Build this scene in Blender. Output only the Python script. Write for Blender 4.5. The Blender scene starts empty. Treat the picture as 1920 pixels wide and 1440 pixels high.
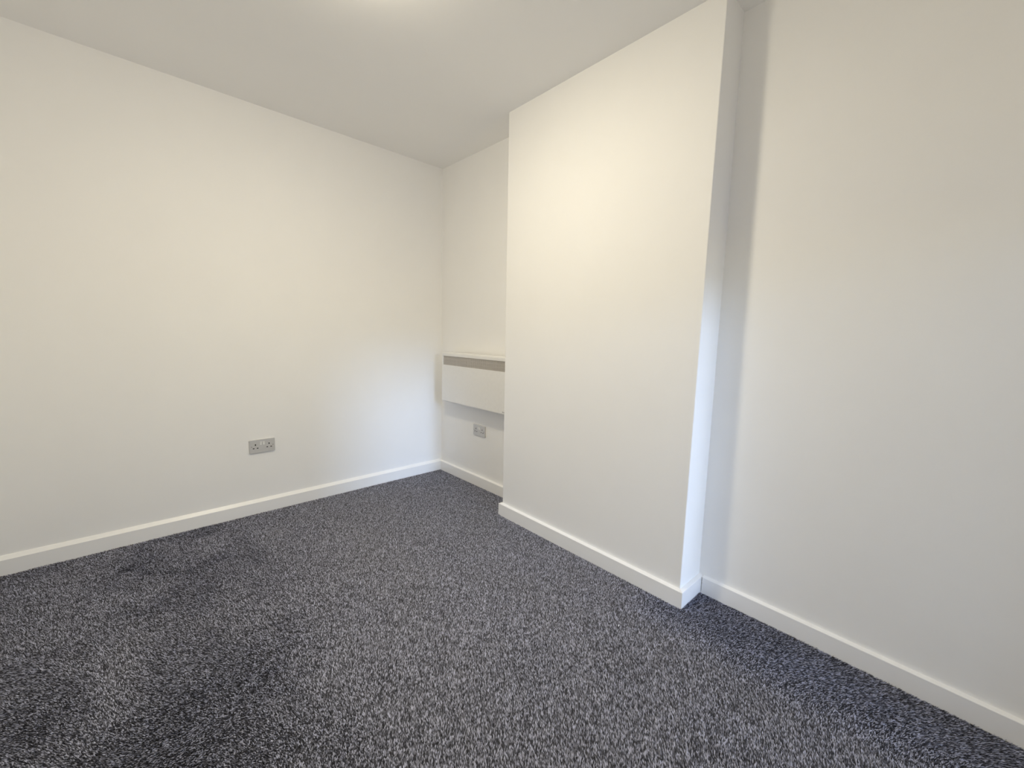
import bpy, bmesh, math, random
import numpy as np
from mathutils import Vector, Matrix

# ------------------------------------------------------------------ scene, camera, light, exposure
sc = bpy.context.scene
COL = sc.collection
S = 1.04                                   # metres per layout unit (ceiling height 2.4 units)
H = 2.4 * S

F_PX, CX, CY = 786.05, 960.42, 721.29
YAW, PITCH, ROLL = 0.8224, -0.1208, 0.0250
cam_data = bpy.data.cameras.new('camera')
cam = bpy.data.objects.new('camera', cam_data)
COL.objects.link(cam)
fw = Vector((math.cos(YAW) * math.cos(PITCH), math.sin(YAW) * math.cos(PITCH), math.sin(PITCH)))
rt = Vector((math.sin(YAW), -math.cos(YAW), 0.0))
up = rt.cross(fw)
r2 = rt * math.cos(ROLL) + up * math.sin(ROLL)
u2 = -rt * math.sin(ROLL) + up * math.cos(ROLL)
M = Matrix((r2, u2, -fw)).transposed().to_4x4()
M.translation = Vector((-1.914, -2.9177, 1.141)) * S
cam.matrix_world = M
cam_data.sensor_fit = 'HORIZONTAL'
cam_data.sensor_width = 36.0
cam_data.lens = F_PX / 1920 * 36.0
cam_data.shift_x = -(CX - 960) / 1920
cam_data.shift_y = (CY - 720) / 1920
cam_data.clip_start = 0.01
sc.camera = cam

sc.view_settings.view_transform = 'Standard'
sc.view_settings.look = 'None'
sc.view_settings.gamma = 1.0
sc.view_settings.use_curve_mapping = False
sc.view_settings.exposure = 0.09
sc.cycles.max_bounces = 14
sc.cycles.diffuse_bounces = 11
sc.cycles.adaptive_threshold = 0.02

LAMP_COLOR = (1.0, 0.90, 0.69)
LAMP_STRENGTH = 250.0
SKY_STRENGTH = 0.36
SUN_STRENGTH = 1.38
SUN_COLOR = (0.50, 0.652, 1.0)
SKY_TINT = (0.59, 0.72, 1.0)

world = bpy.data.worlds.new('sky')
sc.world = world
world.use_nodes = True
wn = world.node_tree
wn.nodes.clear()
sky = wn.nodes.new('ShaderNodeTexSky')
sky.sky_type = 'NISHITA'
sky.sun_disc = False
sky.sun_elevation = math.radians(30)
sky.sun_rotation = math.radians(188)
bg = wn.nodes.new('ShaderNodeBackground')
bg.inputs['Strength'].default_value = SKY_STRENGTH
wo = wn.nodes.new('ShaderNodeOutputWorld')
tint = wn.nodes.new('ShaderNodeMix')
tint.data_type = 'RGBA'
tint.blend_type = 'MULTIPLY'
tint.inputs[0].default_value = 1.0
tint.inputs[7].default_value = SKY_TINT + (1,)
wn.links.new(sky.outputs[0], tint.inputs[6])
wn.links.new(tint.outputs[2], bg.inputs['Color'])
wn.links.new(bg.outputs[0], wo.inputs['Surface'])

sun_d = bpy.data.lights.new('sun', 'SUN')
sun_d.energy = SUN_STRENGTH
sun_d.angle = math.radians(11)
sun_d.color = SUN_COLOR
sun = bpy.data.objects.new('sun', sun_d)
COL.objects.link(sun)
sun.rotation_euler = Vector((0.145, 1.0, -0.20)).to_track_quat('-Z', 'Y').to_euler()   # low hazy sun, almost square on to the window


# ------------------------------------------------------------------ materials
def new_mat(name):
    m = bpy.data.materials.new(name)
    m.use_nodes = True
    nt = m.node_tree
    return m, nt, nt.nodes['Principled BSDF']


def node(nt, kind, **inp):
    n = nt.nodes.new(kind)
    for k, v in inp.items():
        n.inputs[k.replace('_', ' ')].default_value = v
    return n


def paint(name, color, rough=0.6, scale=260.0, bump=0.06, mottle=0.02, spec=0.3):
    """Roller-stippled paint: faint large mottling plus a fine orange-peel relief."""
    m, nt, b = new_mat(name)
    b.inputs['Roughness'].default_value = rough
    b.inputs['Specular IOR Level'].default_value = spec
    tc = nt.nodes.new('ShaderNodeTexCoord')
    n1 = node(nt, 'ShaderNodeTexNoise', Scale=3.0, Detail=4.0, Roughness=0.6)
    nt.links.new(tc.outputs['Object'], n1.inputs['Vector'])
    mx = nt.nodes.new('ShaderNodeMix')
    mx.data_type = 'RGBA'
    nt.links.new(n1.outputs['Fac'], mx.inputs[0])
    mx.inputs[6].default_value = tuple(c * (1 - mottle) for c in color) + (1,)
    mx.inputs[7].default_value = tuple(min(1, c * (1 + mottle)) for c in color) + (1,)
    nt.links.new(mx.outputs[2], b.inputs['Base Color'])
    if bump:
        n2 = node(nt, 'ShaderNodeTexNoise', Scale=scale, Detail=2.0)
        nt.links.new(tc.outputs['Object'], n2.inputs['Vector'])
        bp = node(nt, 'ShaderNodeBump', Strength=bump, Distance=0.002)
        nt.links.new(n2.outputs['Fac'], bp.inputs['Height'])
        nt.links.new(bp.outputs[0], b.inputs['Normal'])
    return m


def plain(name, color, rough=0.5, metal=0.0, spec=0.5):
    m, nt, b = new_mat(name)
    tc = nt.nodes.new('ShaderNodeTexCoord')
    n1 = node(nt, 'ShaderNodeTexNoise', Scale=40.0, Detail=2.0)
    nt.links.new(tc.outputs['Object'], n1.inputs['Vector'])
    mx = nt.nodes.new('ShaderNodeMix')
    mx.data_type = 'RGBA'
    nt.links.new(n1.outputs['Fac'], mx.inputs[0])
    mx.inputs[6].default_value = tuple(c * 0.97 for c in color) + (1,)
    mx.inputs[7].default_value = tuple(min(1, c * 1.03) for c in color) + (1,)
    nt.links.new(mx.outputs[2], b.inputs['Base Color'])
    b.inputs['Roughness'].default_value = rough
    b.inputs['Metallic'].default_value = metal
    b.inputs['Specular IOR Level'].default_value = spec
    return m


WALL = paint('white_wall_paint', (0.915, 0.91, 0.90))
CEIL = paint('white_ceiling_paint', (0.95, 0.945, 0.935), rough=0.8, bump=0.05)
GLOSS = paint('white_satin_trim_paint', (0.94, 0.935, 0.925), rough=0.35, bump=0.02, scale=90, mottle=0.01, spec=0.5)
HEAT = plain('white_enamel', (0.84, 0.835, 0.82), rough=0.4)
DARK = plain('dark_void', (0.02, 0.02, 0.02), rough=0.9, spec=0.1)
GRILLE = plain('grey_grille', (0.60, 0.57, 0.535), rough=0.5)
STEEL = plain('satin_steel', (0.60, 0.59, 0.58), rough=0.45, metal=0.2)
SCREW = plain('screw_steel', (0.30, 0.29, 0.28), rough=0.4, metal=0.6)
ROCKER = plain('white_plastic', (0.86, 0.86, 0.84), rough=0.35)
UPVC = plain('white_upvc', (0.82, 0.82, 0.82), rough=0.35)
BACKING = plain('carpet_backing', (0.03, 0.03, 0.033), rough=1.0, spec=0.0)
CONC = plain('pale_concrete', (0.66, 0.65, 0.63), rough=0.9)
LINT = plain('white_lint', (0.9, 0.9, 0.9), rough=0.9)

OPAL, nt_, b_ = new_mat('opal_diffuser')
b_.inputs['Base Color'].default_value = (0.9, 0.9, 0.88, 1)
b_.inputs['Emission Color'].default_value = LAMP_COLOR + (1,)
b_.inputs['Emission Strength'].default_value = LAMP_STRENGTH

GLASS = bpy.data.materials.new('clear_glazing')
GLASS.use_nodes = True
nt_ = GLASS.node_tree
nt_.nodes.clear()
tr_ = nt_.nodes.new('ShaderNodeBsdfTransparent')
tr_.inputs[0].default_value = (0.94, 0.96, 0.95, 1)
gl_ = nt_.nodes.new('ShaderNodeBsdfGlossy')
gl_.inputs['Roughness'].default_value = 0.02
fr_ = nt_.nodes.new('ShaderNodeFresnel')
mxs = nt_.nodes.new('ShaderNodeMixShader')
out_ = nt_.nodes.new('ShaderNodeOutputMaterial')
nt_.links.new(fr_.outputs[0], mxs.inputs[0])
nt_.links.new(tr_.outputs[0], mxs.inputs[1])
nt_.links.new(gl_.outputs[0], mxs.inputs[2])
nt_.links.new(mxs.outputs[0], out_.inputs['Surface'])

YARN, nt_, b_ = new_mat('speckled_carpet_yarn')
at_ = nt_.nodes.new('ShaderNodeAttribute')
at_.attribute_name = 'yarn'
nt_.links.new(at_.outputs['Color'], b_.inputs['Base Color'])
b_.inputs['Roughness'].default_value = 0.95
b_.inputs['Specular IOR Level'].default_value = 0.1
b_.inputs['Sheen Weight'].default_value = 0.15
b_.inputs['Sheen Roughness'].default_value = 0.5


# ------------------------------------------------------------------ mesh helpers
def link(name, me, mat, parent=None):
    o = bpy.data.objects.new(name, me)
    COL.objects.link(o)
    if mat:
        me.materials.append(mat)
    if parent:
        o.parent = parent
    return o


def from_bm(name, bm, mat, parent=None, smooth=False):
    bmesh.ops.recalc_face_normals(bm, faces=bm.faces)
    me = bpy.data.meshes.new(name)
    bm.to_mesh(me)
    bm.free()
    if smooth:
        for p in me.polygons:
            p.use_smooth = True
    return link(name, me, mat, parent)


def add_prism(bm, bottom, top):
    """Closed solid between two matching 3-D loops."""
    a = [bm.verts.new(p) for p in bottom]
    b = [bm.verts.new(p) for p in top]
    n = len(a)
    bm.faces.new(a[::-1])
    bm.faces.new(b)
    for i in range(n):
        bm.faces.new((a[i], a[(i + 1) % n], b[(i + 1) % n], b[i]))


def add_box(bm, lo, hi):
    (x0, y0, z0), (x1, y1, z1) = lo, hi
    add_prism(bm, [(x0, y0, z0), (x1, y0, z0), (x1, y1, z0), (x0, y1, z0)],
              [(x0, y0, z1), (x1, y0, z1), (x1, y1, z1), (x0, y1, z1)])


def bevel(bm, w, seg=2, edges=None):
    bmesh.ops.remove_doubles(bm, verts=bm.verts, dist=1e-6)
    bmesh.ops.bevel(bm, geom=edges or bm.edges[:], offset=w, segments=seg, profile=0.5, affect='EDGES')


def structure(o, label, cat='wall'):
    o['kind'] = 'structure'
    o['label'] = label
    o['category'] = cat
    return o


def u(*p):
    return tuple(c * S for c in p)


# ------------------------------------------------------------------ room shell (layout units, scaled by S)
A, A_TOP = 1.0132, 0.0228            # chimney breast left edge, lean at the top
B, B_TOP = 2.1891, -0.0052           # chimney breast right edge
D1, D2 = 0.2032, 0.2233              # breast projection at its left and right edge
E0, E_TOP = 0.0342, -0.0285          # recess wall offset at the inner corner (bottom, lean)
SL = -0.0412                         # recess wall skew per unit of y
SK = -0.0181                         # left wall skew per unit of x
T, HB = 0.0187, 0.0681               # baseboard thickness and height
XN, YN = -2.55, -3.32                # near walls, behind the camera
ZF = -0.010                          # sub-floor under the carpet pile


def yl(x):                           # y of the left wall face at x
    return -x * SK


def xr(y, top=False):                # x of the recess wall face at y
    return -E0 + (E_TOP if top else 0) + SL * (-(y + B))


# left wall
bm = bmesh.new()
q = [(XN - 0.15, yl(XN - 0.15)), (0.15, yl(0.15)), (0.15, 0.15), (XN - 0.15, 0.15)]
add_prism(bm, [u(x, y, ZF - 0.05) for x, y in q], [u(x, y, 2.4) for x, y in q])
structure(from_bm('wall_left', bm, WALL), 'long plain white wall on the left with a double socket low down')

# right wall: alcove face
bm = bmesh.new()
q = [(0, 0.0), (0, -1.6), (0.15, -1.6), (0.15, 0.0)]
add_prism(bm, [u(x, y, ZF - 0.05) for x, y in q], [u(x, y, 2.4) for x, y in q])
structure(from_bm('wall_alcove', bm, WALL), 'narrow white alcove wall behind the panel heater')

# right wall: recess face beyond the breast
bm = bmesh.new()
lo = [(xr(-1.6), -1.6), (xr(YN - 0.15), YN - 0.15), (0.15, YN - 0.15), (0.15, -1.6)]
hi = [(xr(-1.6, True), -1.6), (xr(YN - 0.15, True), YN - 0.15), (0.15, YN - 0.15), (0.15, -1.6)]
add_prism(bm, [u(x, y, ZF - 0.05) for x, y in lo], [u(x, y, 2.4) for x, y in hi])
structure(from_bm('wall_right', bm, WALL), 'white wall at the right edge, set back beside the chimney breast')

# chimney breast
bm = bmesh.new()
lo = [(-D1, -A), (-D2, -B), (0.02, -B), (0.02, -A)]
hi = [(-D1, -A + A_TOP), (-D2, -B + B_TOP), (0.02, -B + B_TOP), (0.02, -A + A_TOP)]
add_prism(bm, [u(x, y, ZF - 0.05) for x, y in lo], [u(x, y, 2.4) for x, y in hi])
bmesh.ops.bevel(bm, geom=[e for e in bm.edges if abs(e.verts[0].co.z - e.verts[1].co.z) > 1 and e.verts[0].co.x < -0.1],
                offset=0.004, segments=3, profile=0.5, affect='EDGES')
structure(from_bm('wall_chimney_breast', bm, WALL), 'white plastered chimney breast projecting between alcove and recess')

# ceiling
bm = bmesh.new()
add_box(bm, u(XN - 0.15, YN - 0.15, 2.4), u(0.15, 0.15, 2.55))
structure(from_bm('ceiling', bm, CEIL), 'plain white painted ceiling', 'ceiling')

# near walls behind the camera
bm = bmesh.new()
add_box(bm, u(XN - 0.15, YN - 0.15, ZF - 0.05), u(XN, 0.0, 2.4))
structure(from_bm('wall_near', bm, WALL), 'white wall behind the camera on the left side')

WX0, WX1, WZ0, WZ1 = -1.27, -0.20, 0.06, 1.58     # window opening in the back wall
bm = bmesh.new()
y0, y1 = YN - 0.22, YN
add_box(bm, u(XN - 0.15, y0, ZF - 0.05), u(WX0, y1, 2.4))
add_box(bm, u(WX1, y0, ZF - 0.05), u(0.15, y1, 2.4))
add_box(bm, u(WX0, y0, ZF - 0.05), u(WX1, y1, WZ0))
add_box(bm, u(WX0, y0, WZ1), u(WX1, y1, 2.4))
structure(from_bm('wall_back', bm, WALL), 'white wall behind the camera holding the window')

# window
bm = bmesh.new()
fy0, fy1, fwid = YN - 0.17, YN - 0.11, 0.045
add_box(bm, u(WX0, fy0, WZ0), u(WX0 + fwid, fy1, WZ1))
add_box(bm, u(WX1 - fwid, fy0, WZ0), u(WX1, fy1, WZ1))
add_box(bm, u(WX0 + fwid, fy0, WZ0), u(WX1 - fwid, fy1, WZ0 + fwid))
add_box(bm, u(WX0 + fwid, fy0, WZ1 - fwid), u(WX1 - fwid, fy1, WZ1))
win = structure(from_bm('window_1', bm, UPVC), 'white framed window in the wall behind the camera', 'window')
bm = bmesh.new()
add_box(bm, u(WX0 + fwid, YN - 0.143, WZ0 + fwid), u(WX1 - fwid, YN - 0.137, WZ1 - fwid))
from_bm('pane', bm, GLASS, win)
bm = bmesh.new()
add_box(bm, u(WX0, fy1, WZ0 - 0.012), u(WX1, YN + 0.002, WZ0 + 0.006))
from_bm('window_sill', bm, UPVC, win)

# yard outside the window
bm = bmesh.new()
add_box(bm, (-12, -16, -0.35), (12, YN * S - 0.24, -0.25))
structure(from_bm('yard', bm, CONC), 'pale concrete yard outside the window', 'ground')

# sub-floor and carpet
bm = bmesh.new()
add_box(bm, u(XN - 0.15, YN - 0.15, ZF - 0.05), u(0.15, 0.15, ZF))
floor = structure(from_bm('floor', bm, BACKING), 'dark grey speckled carpet covering the floor', 'carpet')


def smooth_noise(x, y, cell, seed):
    rs = np.random.RandomState(seed)
    g = rs.rand(64, 64)
    fx, fy = x / cell + 20, y / cell + 20
    ix, iy = np.floor(fx).astype(int), np.floor(fy).astype(int)
    tx, ty = fx - ix, fy - iy
    tx, ty = tx * tx * (3 - 2 * tx), ty * ty * (3 - 2 * ty)
    g00, g10 = g[ix % 64, iy % 64], g[(ix + 1) % 64, iy % 64]
    g01, g11 = g[ix % 64, (iy + 1) % 64], g[(ix + 1) % 64, (iy + 1) % 64]
    return (g00 * (1 - tx) + g10 * tx) * (1 - ty) + (g01 * (1 - tx) + g11 * tx) * ty


def carpet_pile():
    rs = np.random.RandomState(7)
    sp = 0.0034
    nx, ny = int(-XN * S / sp), int(-YN * S / sp)
    gx, gy = np.meshgrid(np.arange(nx), np.arange(ny))
    x = -(gx.ravel() + 0.5 * (gy.ravel() % 2) + 0.5) * sp
    y = -(gy.ravel() + 0.5) * sp
    x = x + rs.uniform(-.4, .4, x.size) * sp
    y = y + rs.uniform(-.4, .4, x.size) * sp
    # keep off the chimney breast and behind the wall faces
    inb = (y < -A * S) & (y > -B * S) & (x > -(D1 + 0.01) * S)
    rec = (y < -B * S) & (x > (-E0 + 0.01 - SL * (y / S + B)) * S)
    keep = ~(inb | rec) & (y < -0.004)
    x, y = x[keep], y[keep]
    n = x.size
    # the pile leans: away from the camera to lighten the middle, towards it to stand in for shade on the left and along the right wall; trodden patches on the left
    def step(e0, e1, v):
        k = np.clip((v - e0) / (e1 - e0), 0, 1)
        return k * k * (3 - 2 * k)
    left = 1 - step(-1.95, -1.05, x - 0.25 * (y + 1.2))
    band = step(-0.52, -0.20, x) * step(2.0, 2.3, -y)
    patch = smooth_noise(x, y, 0.34, 1) * 0.6 + smooth_noise(x, y, 0.13, 2) * 0.5 + smooth_noise(x, y, 0.05, 3) * 0.35 - 0.72
    f = 1.2 - 3.3 * left - 4.6 * band + patch * (1.2 + 3.0 * left)
    side = (smooth_noise(x, y, 0.25, 4) - 0.5) * (0.6 + 1.6 * left)
    lean_x = 0.0028 * (0.57 * f - 0.82 * side)
    lean_y = 0.0028 * (0.82 * f + 0.57 * side)
    crush = smooth_noise(x, y, 0.30, 5) * smooth_noise(x, y, 0.09, 6)
    h = (0.0096 - 0.0030 * np.clip(crush * 2.2 - 0.5, 0, 1) * (0.3 + left)) * rs.uniform(0.72, 1.18, n)
    # tucked down against the boards
    gap_l = -(y + 0.022)
    gap_r = np.where(y < -B * S, -(E0 + T + 0.002) * S - x, np.where(y < -A * S, -(D1 + T + 0.012) * S - x, -(T + 0.002) * S - x))
    h = h * (0.55 + 0.45 * step(0.0, 0.014, np.minimum(gap_l, gap_r)))
    th = rs.uniform(0, 6.283, n)
    rad = sp * rs.uniform(0.60, 0.95, n)
    v = np.zeros((n, 4, 3))
    for k in range(3):
        v[:, k, 0] = x + rad * np.cos(th + 2.094 * k)
        v[:, k, 1] = y + rad * np.sin(th + 2.094 * k)
        v[:, k, 2] = ZF * S + 0.0003
    v[:, 3, 0] = x + lean_x + rs.normal(0, 0.0014, n)
    v[:, 3, 1] = y + lean_y + rs.normal(0, 0.0014, n)
    v[:, 3, 2] = ZF * S + h
    base = (np.arange(n) * 4)[:, None, None]
    tri = np.array([[0, 1, 3], [1, 2, 3], [2, 0, 3]])[None]
    loops = (base + tri).reshape(-1)
    nt = n * 3
    me = bpy.data.meshes.new('carpet_pile')
    me.vertices.add(n * 4)
    me.vertices.foreach_set('co', v.reshape(-1).astype(np.float32))
    me.loops.add(nt * 3)
    me.loops.foreach_set('vertex_index', loops.astype(np.int32))
    me.polygons.add(nt)
    me.polygons.foreach_set('loop_start', (np.arange(nt) * 3).astype(np.int32))
    me.polygons.foreach_set('loop_total', np.full(nt, 3, np.int32))
    me.update(calc_edges=True)
    # two-ply yarn: charcoal with pale grey flecks
    t = rs.rand(n)
    val = np.where(t < 0.42, rs.uniform(0.04, 0.10, n), np.where(t < 0.72, rs.uniform(0.16, 0.32, n), rs.uniform(0.44, 0.74, n)))
    col = np.stack([val * 0.93, val * 0.96, val * 1.20, np.ones(n)], 1)
    ca = me.color_attributes.new('yarn', 'FLOAT_COLOR', 'POINT')
    ca.data.foreach_set('color', np.repeat(col, 4, 0).reshape(-1).astype(np.float32))
    o = link('carpet_pile', me, YARN, floor)
    o['kind'] = 'stuff'
    o['label'] = 'charcoal and pale grey twist pile'


carpet_pile()


# ------------------------------------------------------------------ baseboards
def board(name, path, label, side=1, splay=0.004):
    """Square-edged board along a wall-face polyline; the room lies to the left (+1) of the path."""
    bm = bmesh.new()
    e = 0.0022 / S
    prof = [(0, ZF), (T, ZF), (T, HB - e), (T - e * 0.3, HB - e * 0.3), (T - e, HB + e * 0.2), (0.004, HB + splay), (0, HB + splay)]
    P = [Vector(p) for p in path]
    loops = []
    for i, p in enumerate(P):
        d0 = (P[i] - P[i - 1]).normalized() if i else None
        d1 = (P[i + 1] - P[i]).normalized() if i < len(P) - 1 else None
        n0 = Vector((-d0.y, d0.x)) * side if d0 else None
        n1 = Vector((-d1.y, d1.x)) * side if d1 else None
        if n0 and n1:
            m = (n0 + n1).normalized()
            m = m / m.dot(n0)
        else:
            m = n0 or n1
        loops.append([bm.verts.new(u(p.x + m.x * a, p.y + m.y * a, z)) for a, z in prof])
    for i in range(len(loops) - 1):
        for k in range(len(prof)):
            k2 = (k + 1) % len(prof)
            bm.faces.new((loops[i][k], loops[i + 1][k], loops[i + 1][k2], loops[i][k2]))
    bm.faces.new(loops[0])
    bm.faces.new(loops[-1][::-1])
    o = from_bm(name, bm, GLOSS)
    structure(o, label, 'baseboard')
    return o


board('baseboard_left', [(XN, yl(XN)), (-T - 0.0004, yl(-T))], 'white baseboard running along the long left wall', -1, 0.015)
board('baseboard_alcove', [(0, 0), (0, -A)], 'short white baseboard in the alcove under the heater', -1)
GAP = 0.0052
board('baseboard_chimney_breast', [(-0.05, -A), (-D1, -A), (-D2, -B), (-E0 - 0.0004, -B)],
      'white baseboard wrapping the chimney breast', -1)
board('baseboard_right', [(xr(-B - T - GAP), -B - T - GAP), (xr(YN), YN)], 'white baseboard along the recessed right wall', -1)

# paint bridging the open joint between the breast and recess boards
trim_bm = bmesh.new()
for z0, z1 in ((ZF, -0.002), (0.0235, 0.0265), (0.044, 0.0465), (0.0650, HB - 0.001)):
    add_box(trim_bm, u(-E0 - T + 0.0012, -B - T - GAP - 0.0004, z0), u(-E0 - 0.0012, -B - T + 0.0004, z1))
structure(from_bm('trim_1', trim_bm, GLOSS), 'flecks of white paint bridging the open baseboard joint', 'paint')


# ------------------------------------------------------------------ panel heater in the alcove
def thing(name, label, cat, loc, rotz=0.0, group=None):
    o = bpy.data.objects.new(name, None)
    o.empty_display_size = 0.05
    COL.objects.link(o)
    o.location = loc
    o.rotation_euler = (0, 0, rotz)
    o['label'] = label
    o['category'] = cat
    if group:
        o['group'] = group
    return o


# local frame: x along the wall to the right, y out of the wall (towards the room is -y), z up
HW, HH = 0.86, 0.400
hz0 = 0.604 * S
heater = thing('panel_heater', 'white wall-mounted electric panel heater with a grey top grille in the alcove', 'heater',
               (0, -0.148 * S, hz0), math.radians(-90))
y_b, y_f = -0.018, -0.104
bm = bmesh.new()
gz0, gz1 = HH - 0.101, HH - 0.029          # grille slot
gx0, gx1 = 0.026, HW - 0.026
# outer shell: rounded box
add_box(bm, (0, y_f, 0), (HW, y_b, HH))
bevel(bm, 0.012, 3)
body = from_bm('body', bm, HEAT, heater)
# cut the slot with a real recess
bm = bmesh.new()
add_box(bm, (gx0, y_f - 0.02, gz0), (gx1, y_f + 0.022, gz1))
cut = from_bm('slot_cutter', bm, HEAT)
cut.parent = heater
md = body.modifiers.new('slot', 'BOOLEAN')
md.object = cut
md.operation = 'DIFFERENCE'
md.solver = 'EXACT'
bpy.context.view_layer.update()
dg = bpy.context.evaluated_depsgraph_get()
me = bpy.data.meshes.new_from_object(body.evaluated_get(dg))
body.modifiers.clear()
body.data = me
bpy.data.objects.remove(cut)
# grille: dark backing and fine vertical fins inside the slot
bm = bmesh.new()
add_box(bm, (gx0, y_f + 0.014, gz0), (gx1, y_f + 0.020, gz1))
from_bm('grille_backing', bm, GRILLE, heater)
bm = bmesh.new()
nf = 95
for i in range(nf):
    x = gx0 + (gx1 - gx0) * (i + 0.5) / nf
    add_box(bm, (x - 0.0018, y_f + 0.003, gz0), (x + 0.0018, y_f + 0.014, gz1))
for z in (gz0 + 0.024, gz0 + 0.048):
    add_box(bm, (gx0, y_f + 0.0025, z - 0.0008), (gx1, y_f + 0.013, z + 0.0008))
g = from_bm('grille', bm, GRILLE, heater)
g['kind'] = 'stuff'
g['label'] = 'grey louvred outlet grille'
# badge low on the front
bm = bmesh.new()
for i, w in enumerate((0.006, 0.004, 0.005, 0.004, 0.006)):
    x = 0.755 + i * 0.0078
    add_box(bm, (x, y_f - 0.0008, 0.0185), (x + w, y_f + 0.0005, 0.0235))
bd = from_bm('badge', bm, SCREW, heater)
bd['label'] = 'small dark badge at the lower right'
for bx in (0.16, HW - 0.16):
    bm = bmesh.new()
    add_box(bm, (bx - 0.02, y_b - 0.002, 0.05), (bx + 0.02, 0.0, HH - 0.05))
    from_bm('wall_bracket', bm, STEEL, heater)


# ------------------------------------------------------------------ double sockets
def rounded_plate(w, h, t, r, edge):
    """Plate lying in x-z, front face at y=-t, back at y=0."""
    bm = bmesh.new()

    def ring(inset, y):
        pts = []
        for cx, cz, a0 in ((w / 2 - r, h / 2 - r, 0), (-w / 2 + r, h / 2 - r, 90), (-w / 2 + r, -h / 2 + r, 180), (w / 2 - r, -h / 2 + r, 270)):
            for k in range(5):
                a = math.radians(a0 + 22.5 * k)
                rr = max(r - inset, 0.0004)
                pts.append(bm.verts.new((cx + rr * math.cos(a), y, cz + rr * math.sin(a))))
        return pts
    rings = [ring(0, 0), ring(0, -t + edge), ring(edge * 0.3, -t + edge * 0.3), ring(edge, -t)]
    for p, q2 in zip(rings, rings[1:]):
        n = len(p)
        for i in range(n):
            bm.faces.new((p[i], p[(i + 1) % n], q2[(i + 1) % n], q2[i]))
    bm.faces.new(rings[0])
    bm.faces.new(rings[-1])
    return bm


def make_socket(label, loc, rotz):
    t = thing('double_socket', label, 'socket', loc, rotz, 'double wall sockets')
    TH = 0.009
    from_bm('plate', rounded_plate(0.146, 0.086, TH, 0.006, 0.0018), STEEL, t)
    for cx in (-0.0385, 0.0385):
        for dx, dz, w, h in ((0, 0.0105, 0.0060, 0.0098), (-0.0112, -0.0115, 0.0088, 0.0056), (0.0112, -0.0115, 0.0088, 0.0056)):
            bm = bmesh.new()
            add_box(bm, (cx + dx - w / 2, -TH - 0.0002, dz - h / 2), (cx + dx + w / 2, -TH + 0.002, dz + h / 2))
            from_bm('pin_slot', bm, DARK, t)
    for cx in (-0.0085, 0.0085):
        bm = bmesh.new()
        # rocker: two facets meeting at a ridge
        zc, w, h = 0.017, 0.0095, 0.020
        x0, x1 = cx - w / 2, cx + w / 2
        prof = [(-TH + 0.002, zc - h / 2), (-TH - 0.0008, zc - h / 2), (-TH - 0.0020, zc), (-TH - 0.0034, zc + h / 2), (-TH + 0.002, zc + h / 2)]
        add_prism(bm, [(x0, a, b) for a, b in prof], [(x1, a, b) for a, b in prof])
        rk = from_bm('rocker_switch', bm, ROCKER, t)
        rk['label'] = 'white rocker switch'
    for cx in (-0.0605, 0.0605):
        bm = bmesh.new()
        bmesh.ops.create_cone(bm, cap_ends=True, segments=14, radius1=0.0028, radius2=0.0028, depth=0.0026,
                              matrix=Matrix.Translation((cx, -TH, 0.0)) @ Matrix.Rotation(math.radians(90), 4, 'X'))
        from_bm('screw', bm, SCREW, t)
    return t


xs = -1.3235
make_socket('double socket low on the long left wall above the baseboard', (xs * S, yl(xs) * S, 0.418 * S), math.atan(-SK))
make_socket('double socket in the alcove wall beneath the panel heater', (0, -0.5145 * S, 0.419 * S), math.radians(-90))


# ------------------------------------------------------------------ ceiling light (above the frame)
LX, LY = -1.29 * S, -1.51 * S
lamp = thing('ceiling_light', 'round flush ceiling light with an opal diffuser above the frame', 'lamp', (LX, LY, H))
bm = bmesh.new()
bmesh.ops.create_cone(bm, cap_ends=True, segments=48, radius1=0.092, radius2=0.10, depth=0.022, matrix=Matrix.Translation((0, 0, -0.011)))
from_bm('base', bm, UPVC, lamp, True)
bm = bmesh.new()
R, dep, nr, ns = 0.088, 0.027, 8, 48
prev = None
for i in range(nr + 1):
    a = math.pi / 2 * i / nr
    z = -0.0215 - dep * math.sin(a)
    rr = R * math.cos(a)
    if i == nr:
        c = bm.verts.new((0, 0, z))
        for k in range(ns):
            bm.faces.new((prev[k], prev[(k + 1) % ns], c))
        break
    ring = [bm.verts.new((rr * math.cos(6.28318 * k / ns), rr * math.sin(6.28318 * k / ns), z)) for k in range(ns)]
    if prev:
        for k in range(ns):
            bm.faces.new((prev[k], prev[(k + 1) % ns], ring[(k + 1) % ns], ring[k]))
    prev = ring
from_bm('diffuser', bm, OPAL, lamp, True)

# ------------------------------------------------------------------ a fleck of lint on the carpet
bm = bmesh.new()
bmesh.ops.create_icosphere(bm, subdivisions=2, radius=0.0022)
rs = random.Random(3)
for vtx in bm.verts:
    vtx.co *= rs.uniform(0.7, 1.3)
    vtx.co.x *= 1.6
o = from_bm('lint', bm, LINT)
o.location = (-0.5393 * S, -2.0938 * S, 0.0008)
o['label'] = 'tiny white fleck of lint on the carpet by the chimney breast'
o['category'] = 'lint'
